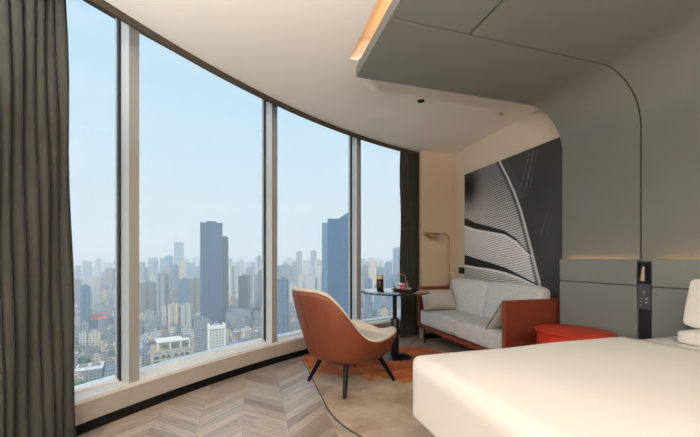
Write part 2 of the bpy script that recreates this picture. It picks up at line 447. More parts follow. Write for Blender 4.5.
# bedside control column in the gap
ctl = empty('bedside_control_panel', (0,0,0)); tag(ctl, 'narrow black bedside panel with reading lamp niche and switches between headboard pads', 'control panel')
MB().box(2.672, XP-.029, 1.646, 1.732, .03, 1.075).build('back_plate', M['plastic'], ctl)
nm = MB(); nm.box(2.655,2.672,1.646,1.654,.93,1.082); nm.box(2.655,2.672,1.724,1.732,.93,1.082); nm.box(2.655,2.672,1.654,1.724,1.072,1.082); nm.box(2.655,2.672,1.654,1.724,.93,.938)
nm.build('niche_frame', M['plastic'], ctl)
sw = MB().box(2.658,2.672,1.648,1.73,.745,.922).build('switch_plate', M['switch'], ctl, bevel=.002)
for (yy, zz, w, h) in ((1.689,.865,.012,.012),(1.709,.82,.016,.003),(1.709,.80,.016,.003),(1.674,.82,.014,.010),(1.674,.795,.014,.010),(1.709,.775,.012,.003)):
    MB().box(2.6565,2.658,yy-w/2,yy+w/2,zz-h/2,zz+h/2).build('switch_icon', M['icon'], sw)
rl = MB().tube([(2.640,1.689,.945),(2.650,1.686,1.045)], [.017,.008], 16).build('reading_lamp', M['steel'], ctl, True)
MB().tube([(2.650,1.686,1.040),(2.662,1.686,1.060),(2.674,1.686,1.055)], .006, 10).build('lamp_arm', M['plastic'], rl, True)

# ------------------------------------------------------------------ art print
def build_art():
    def wp(u, v):
        t = (u-350)/F; z = 2.755/(t*cy+sy); return z*(-t*sy+cy), CAMH+(HOR-v)/F*z
    y0, y1, z0, z1 = 2.10, 3.90, .62, 2.235
    n = 300; V = []; Fc = []
    Yg = np.linspace(y1, y0, n+1); Zg = np.linspace(z0, z1, n+1); YY, ZZ = np.meshgrid(Yg, Zg)
    T = [wp(*p) for p in [(499,150),(500.8,163),(508,177),(515.5,194),(521.5,211),(526.5,229),(534,258),(540,282),(546,318)]]
    T = sorted([(z, y) for y, z in T]); zs = [a for a, _ in T]; ys = [b for _, b in T]
    ystem = np.interp(ZZ, zs, ys)
    d = YY-ystem                                     # >0: left of the quill
    def band(pts):
        q = sorted([wp(u, v)+(t,) for u, v, t in pts]); return np.interp(YY, [a[0] for a in q], [a[1] for a in q]), np.interp(YY, [a[0] for a in q], [a[2] for a in q])
    r = RNG.rand(n+1, n+1)
    bl = lambda a: (a+np.roll(a,1,0)+np.roll(a,-1,0)+np.roll(a,1,1)+np.roll(a,-1,1))/5
    # barbs: curved diagonal ridges crossed by finer ones
    ph = (ZZ*1.0+ (YY-2.6)*.42+.10*np.sin(YY*3))*2*PI
    rib = .5+.5*np.sin(ph*36); cross = .5+.5*np.sin((YY*1.0-ZZ*.5)*2*PI*34)
    tone = .80+.16*np.sin((ZZ-.3*YY)*4.0)
    g = tone*(.60+.50*rib*(.5+.5*cross))+.10*(r-.5)
    # dark blotch upper left, darker towards lower right of first blade
    by, bz = wp(469, 187); g *= 1-.85*np.exp(-(((YY-by)/.18)**2+((ZZ-bz)/.22)**2))
    c1, t1 = band([(466,222,.050),(476,226,.040),(490,229,.030),(505,232.5,.020),(517,240,.013),(528,252,.006),(560,270,.004)])
    c2, t2 = band([(466,260,.065),(478,263,.050),(492,266,.035),(506,270,.025),(520,276,.013),(534,283,.008),(560,290,.004)])
    for c, t, dk in ((c1, t1, .16), (c2, t2, .16)):
        inside = np.clip((t-np.abs(ZZ-c))/.008+.5, 0, 1); g = g*(1-inside)+dk*inside
        edge = np.exp(-((ZZ-(c-t-.012))/.012)**2); g = g+edge*.35
    low = (ZZ < c2-t2); g = np.where(low, g*1.3, g); g = np.where((ZZ < c1-t1) & (ZZ > c2+t2), g*1.3, g)
    dark = .25+.02*(r-.5)+.012*np.sin(YY*9+ZZ*3)
    # faint streaks right of the quill
    st = np.zeros_like(g)
    for (ua, va, ub, vb, s) in ((534,150,526,190,.22),(530,153,522,186,.16),(538,150,530,188,.12),(548,212,541,236,.08),(552,215,546,240,.06)):
        a = Vector(wp(ua, va)); b = Vector(wp(ub, vb)); L = (b-a).length; e = (b-a)/L
        s1 = (YY-a.x)*e.x+(ZZ-a.y)*e.y; s2 = -(YY-a.x)*e.y+(ZZ-a.y)*e.x
        st += s*np.exp(-(s2/.010)**2)*(s1 > 0)*(s1 < L)*(r > .35)
    g = np.where(d > 0, g, dark+st)
    up = np.clip((.10-np.abs(d+.055))/.06, 0, 1)*(ZZ > 1.75)*(d < 0)*.10*rib; g = g+up
    qw = .016
    g = g*(1-np.exp(-((d-.035)/.02)**2)*.5)
    g = np.where(np.abs(d) < qw, .95-.25*np.abs(d)/qw, g)
    g = np.clip(g, .08, 1.0)*.9
    V = np.stack([np.zeros_like(YY).ravel(), YY.ravel(), ZZ.ravel()], 1)
    X = XR-.022; V[:, 0] = X
    idx = np.arange((n+1)**2).reshape(n+1, n+1)
    q = np.stack([idx[:-1,:-1], idx[:-1,1:], idx[1:,1:], idx[1:,:-1]], -1).reshape(-1, 4)
    me = bpy.data.meshes.new('print'); me.from_pydata(V.tolist(), [], q.tolist())
    at = me.color_attributes.new('tone', 'FLOAT_COLOR', 'POINT')
    gl = np.where(g <= .04045, g/12.92, ((g+.055)/1.055)**2.4).ravel()
    colr = np.stack([gl*1.02, gl*.985, gl*.975, np.ones_like(gl)], 1); at.data.foreach_set('color', colr.ravel().astype(np.float32))
    m, nt, b, out = new_mat('feather_print'); a = nt.nodes.new('ShaderNodeVertexColor'); a.layer_name = 'tone'
    nt.links.new(a.outputs[0], b.inputs['Base Color']); b.inputs['Roughness'].default_value = .55; b.inputs['Specular IOR Level'].default_value = .25
    me.materials.append(m)
    root = empty('wall_art', (0,0,0)); tag(root, 'large black and white close-up print of a curved feather hung above the sofa', 'wall art')
    link(bpy.data.objects.new('print', me), root)
    MB().box(X+.001, XR, y0, y1, z0, z1).build('backing_panel', M['black'], root)
build_art()
sk = at_depth(461.5, 4.60)
tag(MB().box(XR-.02, XR-.001, 3.93, 4.04, .90, .985).build('wall_socket', M['socket'], bevel=.004), 'small dark switch plate on the wall between corner lamp and feather print', 'wall switch')

# ------------------------------------------------------------------ bed
bx0, bx1, by0, by1 = .792, 2.64, -.36, 1.45
bed = empty('bed', (1.7, .55, 0)); bed.location = (0,0,0); tag(bed, 'large double bed standing with its head against the grey headboard', 'bed')
MB().box(bx0+.06, bx1, by0+.06, by1-.06, .04, .32).build('bed_base', M['bedbase'], bed, bevel=.01)
for x in (bx0+.2, bx1-.2):
    for y in (by0+.2, by1-.2): MB().box(x-.04,x+.04,y-.04,y+.04,0,.04).build('leg', M['blackmetal'], bed)
o = soft('mattress', bx1-bx0-.02, by1-by0-.02, .27, .05, M['mattress'], bed, c=((bx0+bx1)/2, (by0+by1)/2, .462))
def sheet(name, x0, x1, y0, y1, zt, zb, m, r, parent=None, n=56, ripple=.004, head_open=True, thick=.02, foldz=0, corner=.09):
    """bedding draped over the bed: flat top with hanging foot and side drops"""
    ztop = zt
    def prof(L):       # path from centre to hem: returns (outward, z)
        pts = []
        return pts
    us = []
    drop = zt-zb
    def path(s, half):             # s: distance from the middle of the top along the cloth
        flat = half-r
        if s <= flat: return s, ztop
        a = (s-flat)/r
        if a <= PI/2: return flat+r*math.sin(a), ztop-r+r*math.cos(a)
        return half+.012*math.sin((s-flat-r*PI/2)*6), ztop-r-(s-flat-r*PI/2)
    hy = (y1-y0)/2; yc = (y0+y1)/2
    totY = hy-r+r*PI/2+drop-r; totX = (x1-x0)-r+r*PI/2+drop-r
    V = []; Fc = []
    nx, ny = n, n+20
    def samples(tot, flat, k):     # denser around the bend
        a = np.linspace(0, flat*.9, k//3, endpoint=False).tolist(); b = np.linspace(flat*.9, flat+r*PI/2, k//3, endpoint=False).tolist(); c = np.linspace(flat+r*PI/2, tot, k//3+1).tolist()
        return a+b+c
    sx = samples(totX, (x1-x0)-r, nx); syy = samples(totY, hy-r, ny); syf = [-s for s in syy[::-1]]+syy[1:]
    for a in sx:
        ox, zx = path(a, x1-x0)
        for b in syf:
            ob, zy = path(abs(b), hy); sgn = 1 if b >= 0 else -1
            X = x1-ox; Y = yc+sgn*ob
            dx, dy = ztop-zx, ztop-zy
            z = ztop-math.hypot(dx, dy) if min(dx, dy) < r else ztop-max(dx, dy)
            z = ztop-max(dx, dy) if max(dx, dy) > r*.999 else z
            # round the vertical corner
            ex = ox-((x1-x0)-corner); ey = ob-(hy-corner)
            if ex > 0 and ey > 0 and max(dx, dy) > 0:
                L = math.hypot(ex, ey)
                if L > corner: X = x1-((x1-x0)-corner+ex/L*corner); Y = yc+sgn*(hy-corner+ey/L*corner)
            wob = ripple*(math.sin(X*5.1+Y*3.3)+.7*math.sin(X*2.3-Y*6.7+1)+.5*math.sin(11*X+2*Y))
            if z > ztop-.05: z += wob*(1-(ztop-z)/.05)+.018*max(0, 1-(ob/hy)**4)*max(0, 1-((ox)/(x1-x0))**6)-.0
            z = max(z, zb)
            V.append((X, Y, z))
    W = len(syf)
    for i in range(len(sx)-1):
        for j in range(W-1): q = i*W+j; Fc.append((q, q+1, q+W+1, q+W))
    ob = mk(name, V, Fc, m, parent, True)
    so = ob.modifiers.new('t', 'SOLIDIFY'); so.thickness = thick; so.offset = 1
    return ob
FX = 2.12
d = sheet('duvet', bx0-.045, FX, by0-.045, by1+.045, .613, .372, M['linen'], .045, ripple=.003)
tag(d, 'smooth cream white duvet spread over the foot and middle of the bed', 'duvet')
d2 = sheet('bed_sheet', FX-.35, bx1-.01, by0-.022, by1+.022, .606, .36, M['linen'], .03, ripple=.002, thick=.008)
tag(d2, 'cream white fitted sheet showing beside the pillow at the head of the bed', 'bed sheet')
px, pz = 2.44, .0
def lay_pillow(name, cx_, cy_, cz_, w, h, t, rot, label, group=None):
    o = soft(name, w, t, h, min(t*.22, .022), M['linen'], None, .010, loc=(cx_, cy_, cz_), rot=rot); tag(o, label, 'pillow', group); return o
lay_pillow('pillow', 2.470, .955, .662, .70, .34, .075, (R(90), 0, R(90)), 'flat cream white pillow lying under the upright pillow at the head of the bed')
lay_pillow('pillow', 2.500, .975, .838, .73, .29, .11, (R(16), 0, R(90)), 'upright cream white pillow leaning against the headboard at the right edge')
lay_pillow('pillow', 2.455, .12, .662, .70, .34, .075, (R(90), 0, R(90)), 'flat cream white pillow on the far side of the bed head')
lay_pillow('pillow', 2.500, .14, .838, .73, .29, .11, (R(16), 0, R(90)), 'upright cream white pillow on the far side of the bed head')

# ------------------------------------------------------------------ red bedside table
rt = empty('side_table', (2.37, 1.985, 0)); tag(rt, 'round glossy red side table between the sofa arm and the bed', 'side table')
MB().lathe([(.0,.552),(.258,.552),(.264,.550),(.265,.546),(.264,.542),(.258,.540),(0,.540)], 64, caps=False).build('table_top', M['red'], rt, True)
# drum wall made of a bent sheet, open toward the bed
V = []; Fc = []; n = 40; ra, rb = .250, .244
for k in range(n+1):
    a = R(50)+R(290)*k/n; ca, sa = math.cos(a), math.sin(a)
    V += [(ra*ca, ra*sa, .02), (rb*ca, rb*sa, .02), (rb*ca, rb*sa, .536), (ra*ca, ra*sa, .536)]
for k in range(n):
    for j in range(4): Fc.append((4*k+j, 4*k+(j+1)%4, 4*k+4+(j+1)%4, 4*k+4+j))
Fc += [(0,1,2,3), (4*n,4*n+3,4*n+2,4*n+1)]
mb = MB(); mb.add(V, Fc); mb.build('drum_side', M['red'], rt, True)
MB().lathe([(0,0),(.255,0),(.26,.01),(.255,.02),(0,.02)], 64, caps=False).build('base_plate', M['red'], rt, True)

# ------------------------------------------------------------------ sofa (origin at its corner, x toward the wall, y away)
sx0, sx1, sy0, sy1 = 2.11, 2.735, 2.42, 4.04
sf = empty('sofa', (0,0,0)); tag(sf, 'two-seat light grey fabric sofa with brown leather arms below the feather print', 'sofa')
AT = .045
def arm(y0, y1):
    MB().box(sx0, sx1, y0, y1, .215, .735).build('arm', M['sofaleather'], sf, bevel=.014, seg=4)
arm(sy0, sy0+AT); arm(sy1-AT, sy1)
MB().box(sx1-.05, sx1, sy0+AT, sy1-AT, .215, .735).build('back_frame', M['sofaleather'], sf, bevel=.01)
MB().box(sx0+.005, sx1-.05, sy0+AT, sy1-AT, .195, .245).build('seat_rail', M['sofaleather'], sf, bevel=.01)
ym = (sy0+sy1)/2; sw_ = (sy1-sy0)/2-AT
for s in (0, 1):
    yc = sy0+AT+sw_*(s+.5)
    soft('seat_cushion', .50, sw_-.004, .195, .035, M['fabric'], sf, bulge=.012, c=(sx0+.258, yc, .342))
    b = soft('back_cushion', .155, sw_-.024, .43, .045, M['fabric'], sf, bulge=.016, c=(0,0,0), loc=(sx1-.125, yc+(.010 if s == 0 else -.006), .622), rot=(0, R(9), 0))
for x in (sx0+.06, sx1-.06):
    for y in (sy0+.10, sy1-.10): MB().tube([(x,y,.0),(x,y,.20)], .011, 10).build('leg', M['blackmetal'], sf, True)
pc = pillow('cushion', .46, .28, .16, M['cushion'], None, (2.31, 3.83, .575), (R(28), 0, 0), rim=M['piping'])
pc.rotation_euler = (Matrix.Rotation(R(-6),3,'Z') @ Matrix.Rotation(R(-27),3,'X')).to_euler()
tag(pc, 'beige lumbar cushion leaning on the far arm of the grey sofa', 'cushion')
pc2 = pillow('cushion', .44, .34, .11, M['cushion'], None, (2.345, 2.60, .578), (0,0,0), rim=M['piping'])
pc2.rotation_euler = (Matrix.Rotation(R(5),3,'Z') @ Matrix.Rotation(R(36),3,'X')).to_euler()
tag(pc2, 'beige lumbar cushion with dark piping leaning inside the near sofa arm', 'cushion')

# ------------------------------------------------------------------ corner lamp
lx, ly = 2.635, 4.085
lp = empty('floor_lamp', (lx, ly, 0)); tag(lp, 'slim bronze reading lamp with leaf-shaped shade standing in the corner behind the sofa', 'floor lamp')
MB().lathe([(0,0),(.048,0),(.05,.006),(.046,.012),(.012,.016),(0,.016)], 32, caps=False).build('base', M['bronze'], lp, True)
pts = [(0,0,.01),(0,0,1.36)]+[(-.09+.09*math.cos(R(a)), 0, 1.36+.09*math.sin(R(a))) for a in range(10, 91, 10)]+[(-.16,0,1.45),(-.36,0,1.45)]
MB().tube(pts, .0085, 12).build('pole', M['bronze'], lp, True)
# shade: shallow half dome opening upward/forward
V = []; Fc = []; na, nb = 24, 10
for i in range(nb+1):
    t = i/nb
    for k in range(na+1):
        a = PI*k/na; rr = .028+.020*math.sin(a)
        x = -.175-.20*(.5-.5*math.cos(a)); V.append((x, (t-.5)*.11*(math.sin(a)**.5 if k not in (0,na) else 0), 1.452-.095*math.sin(a)**.8*(1-(2*t-1)**2*.75)*(.75+.25*math.cos(a))))
for i in range(nb):
    for k in range(na): q = i*(na+1)+k; Fc.append((q, q+1, q+na+2, q+na+1))
sh = mk('lamp_shade', V, Fc, M['bronze'], lp, True); so = sh.modifiers.new('t', 'SOLIDIFY'); so.thickness = .004
MB().box(-.378, -.17, -.052, .052, 1.450, 1.456).build('shade_cap', M['bronze'], sh, bevel=.002)

# ------------------------------------------------------------------ round table and what stands on it
tx, ty = 1.53, 3.45; TH = .743
tb = empty('round_table', (tx, ty, 0)); tag(tb, 'round black pedestal table with glossy top by the window', 'table')
MB().lathe([(0,TH),(.382,TH),(.390,TH-.004),(.390,TH-.012),(.372,TH-.018),(0,TH-.018)], 72, caps=False).build('table_top', M['tabletop'], tb, True)
MB().lathe([(0,TH-.018),(.07,TH-.018),(.024,TH-.035),(.024,.43),(.024,.42),(0,.42)], 32, caps=False).build('upper_post', M['blackmetal'], tb, True)
MB().lathe([(0,.44),(.040,.44),(.046,.43),(.046,.03),(0,.03)], 32, caps=False).build('lower_post', M['blackmetal'], tb, True)
MB().lathe([(0,0),(.222,0),(.225,.006),(.220,.012),(.06,.022),(.046,.032),(0,.032)], 64, caps=False).build('base_disc', M['blackmetal'], tb, True)
jx, jy = at_depth(380, 3.99)
jar = MB().lathe([(0,TH),(.040,TH),(.043,TH+.004),(.043,TH+.120),(0,TH+.120)], 40, caps=False).build('canister', M['amber'], None, True)
tag(jar, 'dark brown cylindrical canister with pale upper band on the black table', 'canister')
MB().lathe([(0,TH+.120),(.0425,TH+.120),(.0425,TH+.158),(.040,TH+.162),(0,TH+.162)], 40, caps=False).build('lid', M['cork'], jar, True)
jar.location = (jx, jy, 0)
dx_, dy_ = at_depth(401, 3.72)
dish = MB().lathe([(0,.0),(.07,.0),(.105,.016),(.110,.022),(.104,.022),(.07,.010),(0,.010)], 48, caps=False).build('dish', M['wooddish'], None, True)
dish.location = (dx_, dy_, TH); tag(dish, 'shallow dark wooden dish under the glass bowl on the black table', 'dish')
gb = MB().lathe([(.050,.0),(.075,.02),(.090,.055),(.084,.09),(.060,.118),(.058,.118),(.081,.09),(.087,.055),(.072,.022),(.048,.003)], 40, caps=False).build('glass_bowl', M['glass'], None, True)
gb.location = (dx_-.005, dy_, TH+.0115); tag(gb, 'clear rounded glass bowl with a thin handle holding pastel sweets', 'glass bowl')
MB().tube([(-.060+.0,0,.118)]+[(-.062*math.cos(R(a)),0,.118+.062*math.sin(R(a))) for a in range(0,181,15)], .0035, 8).build('handle', M['gold'], gb, True)
def sweet(x, y, z, m, r, label, sh=.62):
    o = mk('sweet', *rbox(2*r, 2*r, 2*r*sh, r*sh*.9, 8), M[m], None, True, (dx_-.005+x, dy_+y, TH+.0115+z)); tag(o, label, 'sweet'); return o
sweet(.012,-.045,.028,'pink',.026,'pink sweet lowest at the front of the glass bowl')
sweet(-.035,-.01,.030,'white',.024,'cream sweet lowest at the window side of the glass bowl')
sweet(.045,.0,.030,'green',.020,'green sweet lowest at the sofa side of the glass bowl')
sweet(.018,-.010,.064,'pink',.024,'deep pink sweet in the middle of the glass bowl')
sweet(-.018,-.018,.070,'white',.020,'cream sweet on top of the pile in the glass bowl')
sweet(.0,.035,.032,'green',.022,'green sweet behind the pink ones in the glass bowl')
bs = MB().lathe([(0,0),(.026,0),(.030,.010),(.026,.014),(0,.014)], 24, caps=False).build('wooden_lid', M['cork'], None, True)
bs.location = (dx_+.085, dy_-.02, TH+.024); tag(bs, 'small tan wooden lid resting on the rim of the dark dish', 'lid')

# ------------------------------------------------------------------ armchair
CHX, CHY, CHA = .838, 2.893, R(23.7)
ch = empty('armchair', (CHX, CHY, 0), CHA)
tag(ch, 'tan leather shell armchair with cream lining and dark wooden legs facing the bed', 'armchair')
def hrim(ph):      # ph in degrees from the back centre, 0..180
    return float(np.interp(abs(ph), [0,15,28,38,46,54,62,70,80,92,108,124,138,152,166,180], [.842,.842,.836,.805,.725,.61,.51,.456,.428,.418,.430,.452,.462,.448,.418,.402]))
def rimr(ph):
    a = abs(ph); n = 2.7
    fa = .445 if a < 90 else .385; fb = .375
    ca, sa = abs(math.cos(R(a))), abs(math.sin(R(a)))
    r = ((ca/fa)**n+(sa/fb)**n)**(-1/n)
    return r
def shell_pt(ph, t, shrink=0.0, lift=0.0, hmax=None):
    """t 0..1 from bottom centre to rim. local +x = forward"""
    Rr = rimr(ph)-shrink; hr = hrim(ph)+lift; h0 = .188+shrink*1.0
    back = max(0, math.cos(R(ph)))
    lean = .115*back*max(0, (hr-.42)/.45)
    gb_ = .86; hb_ = .14
    if t < .5:
        a = t/.5*PI/2; gfac = gb_*math.sin(a)**.85; h = h0+hb_*(1-math.cos(a)); k = 0
    else:
        k = (t-.5)/.5; gfac = gb_+(1-gb_)*math.sin(k*PI/2)**.9; h = h0+hb_+(hr-h0-hb_)*k
    rr = Rr*gfac
    # top of the backrest narrows
    x = -math.cos(R(ph))*rr; y = math.sin(R(ph))*rr
    x -= lean*k**1.3
    if k > 0 and back > 0: y *= 1-.14*k*max(0, (h-.5)/.37)
    return (x+.02, y, h)
def shell_surface(shrink, lift, nt=22, npp=96, tmax=1.0):
    V = []
    for i in range(nt+1):
        for k in range(npp): V.append(shell_pt(k*360/npp-180, max(1e-3, i/nt*tmax), shrink, lift))
    Fc = [(i*npp+k, i*npp+(k+1)%npp, (i+1)*npp+(k+1)%npp, (i+1)*npp+k) for i in range(nt) for k in range(npp)]
    return V, Fc, nt, npp
V, Fc, nt_, npp = shell_surface(0, 0); V2, Fc2, _, _ = shell_surface(.014, 0)
N = len(V); Fc.append(tuple(range(npp))[::-1])
F2 = Fc+[tuple(i+N for i in f)[::-1] for f in Fc2]+[(nt_*npp+k, nt_*npp+(k+1)%npp, N+nt_*npp+(k+1)%npp, N+nt_*npp+k) for k in range(npp)]+[tuple(range(N, N+npp))]
mk('outer_shell', V+V2, F2, M['leather'], ch, True)
# seam down the middle of the back
seam = [shell_pt(0, t) for t in np.linspace(.35, 1, 24)]
MB().tube([(p[0]-.001, p[1], p[2]) for p in seam], .0022, 6).build('back_seam', M['sofaleather'], ch, True)
# padded lining: from the rim over a soft lip down to the seat
V = []; rings = []
def ring(sh, lf, t): return [shell_pt(k*360/npp-180, t, sh, lf) for k in range(npp)]
lip = [(.012, .000, 1), (.008, .010, 1), (.012, .020, 1), (.026, .027, 1), (.042, .024, 1), (.054, .012, 1), (.060, -.006, 1)]
rings = [ring(*q) for q in lip]+[ring(.062, -.006, t) for t in (.93,.86,.78,.7,.62,.55,.5,.42,.3,.15,.001)]
V = [p for r_ in rings for p in r_]
Fc = [(i*npp+k, i*npp+(k+1)%npp, (i+1)*npp+(k+1)%npp, (i+1)*npp+k) for i in range(len(rings)-1) for k in range(npp)]
ln = mk('lining', V, Fc, M['lining'], ch, True)
# seat cushion
V = []; Fc = []; prof = [(0,.405),(.55,.412),(.85,.405),(.95,.39),(.985,.37),(.985,.33),(.93,.315),(0,.31)]
for s_, z in prof:
    for k in range(npp):
        ph = k*360/npp-180; rr = (rimr(ph)-.078)*max(s_, 1e-3)
        V.append((-math.cos(R(ph))*rr+.03, math.sin(R(ph))*rr, z))
Fc = [(i*npp+k, i*npp+(k+1)%npp, (i+1)*npp+(k+1)%npp, (i+1)*npp+k) for i in range(len(prof)-1) for k in range(npp)]
mk('seat_cushion', V, Fc, M['lining'], ch, True)
def wl(x, y):      # world -> chair local
    dx, dy = x-CHX, y-CHY; return dx*math.cos(CHA)+dy*math.sin(CHA), -dx*math.sin(CHA)+dy*math.cos(CHA)
legs = [wl(*at_height(308.5, 381, .012)), wl(*at_height(344.5, 399, .012)), wl(*at_height(394, 380.5, .012))]
legs.append((legs[2][0], -legs[2][1]))
for fx_, fy_ in legs:
    top = (fx_*.62, fy_*.62, .26)
    MB().tube([(fx_, fy_, .012), (fx_*.98, fy_*.98, .03), top], [.013, .015, .024], 14).build('leg', M['darkwood'], ch, True)

# ------------------------------------------------------------------ rug
def rounded_rect(x0, x1, y0, y1, r_):   # radii: bl, br, tr, tl
    P = []
    for (cx_, cy_, rr, a0) in ((x0+r_[0], y0+r_[0], r_[0], 180), (x1-r_[1], y0+r_[1], r_[1], 270), (x1-r_[2], y1-r_[2], r_[2], 0), (x0+r_[3], y1-r_[3], r_[3], 90)):
        for k in range(17): a = R(a0+90*k/16); P.append((cx_+rr*math.cos(a), cy_+rr*math.sin(a)))
    return P
rug = MB().prism(rounded_rect(.535, 2.22, 1.44, 3.83, (.98, .3, .55, .12)), 0, .011).build('rug', M['rug'])
tag(rug, 'beige rug with rounded corners and an orange patterned end under the armchair', 'rug')
MB().prism(rounded_rect(.528, 2.227, 1.433, 3.837, (.987, .307, .557, .127)), 0, .006).build('rug_border', M['piping'], rug)
bpx = [(300.5,355.6),(308,367),(313,373.6),(323,374.2),(333,373.6),(341,377),(345,375),(358,375.2),(369,381),(382,379.2),(393,378),(405,383.5),(411,382)]
bpw = [at_height(u, v, .011) for u, v in bpx]
bpw = [(max(x, .537), min(y, 3.70)) for x, y in bpw]
oe = [(2.0,2.85),(2.215,2.70),(2.215,3.27)]+[(1.67+.545*math.cos(R(a)), 3.28+.545*math.sin(R(a))) for a in range(0,91,10)]+[(.67,3.823),(.575,3.79),(.54,3.71)]
op = MB().prism(bpw+oe, .0105, .0135).build('orange_field', M['rug_orange'], rug)
rp = [at_height(u, v, .0135) for u, v in [(352,374.5),(368,380),(381,378.4),(374,370),(386,368),(380,362),(398,366),(409,372),(405,381.5),(393,377.2)]]
# a rust tone layer with stepped edges
MB().prism([(1.15,3.05),(1.32,2.98),(1.42,3.06),(1.62,2.97),(1.72,3.06),(1.95,2.98),(2.1,3.1),(2.1,3.5),(1.8,3.72),(1.6,3.62),(1.35,3.75),(1.2,3.55),(1.25,3.3)], .013, .0145).build('rust_field', M['rug_rust'], rug)
MB().prism([(.6,3.2),(.72,3.15),(.82,3.3),(.95,3.25),(.98,3.5),(.85,3.7),(.66,3.72)], .013, .0145).build('rust_field', M['rug_rust'], rug)

# ------------------------------------------------------------------ ceiling fittings
x, y = at_height(421, 101, CEIL)
dl = MB().lathe([(.026,CEIL-.0005),(.028,CEIL-.003),(.034,CEIL-.003),(.036,CEIL-.0005)], 32, c=(x,y), caps=False).build('downlight', M['black'], None, True)
MB().lathe([(0,CEIL-.002),(.027,CEIL-.002),(.027,CEIL-.0005),(0,CEIL-.0005)], 32, c=(x,y), caps=False).build('lamp_lens', M['black'], dl)
tag(dl, 'small round black downlight, off, in the ceiling above the armchair', 'downlight')
x, y = at_height(501, 113.5, CEIL)
sp = MB().lathe([(0,CEIL-.001),(.026,CEIL-.001),(.026,CEIL-.004),(.010,CEIL-.006),(.008,CEIL-.02),(.014,CEIL-.022),(0,CEIL-.024)], 24, c=(x,y), caps=False).build('sprinkler', M['bronze'], None, True)
tag(sp, 'tiny bronze sprinkler head in the ceiling above the sofa', 'sprinkler')
# lantern lamps added unseen behind the camera to brighten the room
def lantern(x, y, z, r, e, label):
    r_ = empty('fill_lantern_lamp', (x, y, 0)); tag(r_, label, 'floor lamp')
    MB().lathe([(0,0),(.15,0),(.15,.015),(.012,.03),(.012,z-r),(0,z-r)], 32, caps=False).build('stand', M['blackmetal'], r_, True)
    MB().lathe([(max(.001, r*.92*math.sin(PI*k/16)), z-r*.92*math.cos(PI*k/16)) for k in range(17)], 32, caps=False).build('lamp_shade', M['fill_face'], r_, True)
    L = bpy.data.lights.new('fill_lantern_light', 'POINT'); L.shadow_soft_size = r; L.energy = e; L.color = (1, 1, 1)
    lo = bpy.data.objects.new('fill_lantern_light', L); lo.location = (0, 0, z); COL.objects.link(lo); lo.parent = r_
lantern(-1.3, -2.6, 1.70, .30, 330, 'added fill-light paper globe on a black stand behind the camera near the window')
lantern(1.5, -2.7, 1.70, .30, 330, 'added fill-light paper globe on a black stand behind the camera beyond the bed')

def fill_torchiere(x, y, e, label):  # uplight added out of view, bounces extra light off the ceiling
    r_ = empty('fill_torchiere_lamp', (x, y, 0)); tag(r_, label, 'floor lamp')
    MB().lathe([(0,0),(.14,0),(.14,.015),(.012,.03),(.012,1.62),(0,1.62)], 32, caps=False).build('stand', M['blackmetal'], r_, True)
    MB().lathe([(.012,1.60),(.10,1.63),(.17,1.70),(.18,1.72),(.165,1.715),(.09,1.645),(.0,1.63)], 32, caps=False).build('lamp_bowl', M['fixture'], r_, True)
    L = bpy.data.lights.new('fill_torchiere_light', 'AREA'); L.shape = 'DISK'; L.size = .30; L.energy = e; L.color = (1, 1, 1)
    lo = bpy.data.objects.new('fill_torchiere_light', L); lo.location = (0, 0, 1.71); lo.rotation_euler = (PI, 0, 0); COL.objects.link(lo); lo.parent = r_
fill_torchiere(-1.15, .05, 220, 'added fill-light uplight with white bowl beside the near end of the window')
fill_torchiere(.1, -1.6, 230, 'added fill-light uplight with white bowl behind the camera at the foot of the bed')

# ================================================================== the city outside
GZ = -130.0
def facade(name, wall, win, win2, bw, rh, mortar, rough=.6, metal=0):
    m, nt, b, out = new_mat(name)
    uv = nt.nodes.new('ShaderNodeUVMap')
    br = nt.nodes.new('ShaderNodeTexBrick'); br.offset = 0; br.squash = 1
    nt.links.new(uv.outputs[0], br.inputs['Vector'])
    br.inputs['Color1'].default_value = lin(win); br.inputs['Color2'].default_value = lin(win2); br.inputs['Mortar'].default_value = lin(wall)
    br.inputs['Scale'].default_value = 1; br.inputs['Brick Width'].default_value = bw; br.inputs['Row Height'].default_value = rh
    br.inputs['Mortar Size'].default_value = mortar; br.inputs['Mortar Smooth'].default_value = .1; br.inputs['Bias'].default_value = 0
    nt.links.new(br.outputs['Color'], b.inputs['Base Color']); b.inputs['Roughness'].default_value = rough; b.inputs['Metallic'].default_value = metal
    return m
FM = dict(
    old=facade('facade_old', (176,170,160), (120,116,112), (150,146,140), 6.5, 3.3, 1.25),
    pale=facade('facade_pale', (206,204,196), (96,106,116), (130,138,144), 3.4, 3.1, .85),
    cream=facade('facade_cream', (214,200,176), (96,92,88), (136,126,112), 4.0, 3.1, .95),
    grey=facade('facade_grey', (150,154,156), (70,80,92), (100,110,120), 3.2, 3.1, .7),
    blue=facade('facade_blue', (110,134,158), (50,74,104), (74,102,134), 3.0, 3.3, .45, .35),
    dark=facade('facade_dark', (84,102,128), (34,50,76), (48,68,98), 3.6, 3.6, .6, .4),
    brown=facade('facade_brown', (150,142,134), (76,76,80), (106,102,100), 3.4, 3.1, .8),
    glass=facade('facade_glass', (56,98,130), (20,58,94), (32,76,114), 4.0, 4.0, .35, .3),
    glass2=facade('facade_glass_light', (120,150,176), (66,102,140), (86,124,160), 4.0, 4.0, .35, .3),
)
RM = {k: mat('roof_'+k, c, .8, noise=.25, nscale=.25) for k, c in dict(grey=(112,114,114), dark=(70,74,78), pale=(196,194,186), blue=(84,116,150), rust=(150,92,74), tan=(160,144,120)).items()}
RM['red'] = mat('roof_red', (216,96,66), .8); RM['white'] = mat('roof_white', (232,230,224), .7)
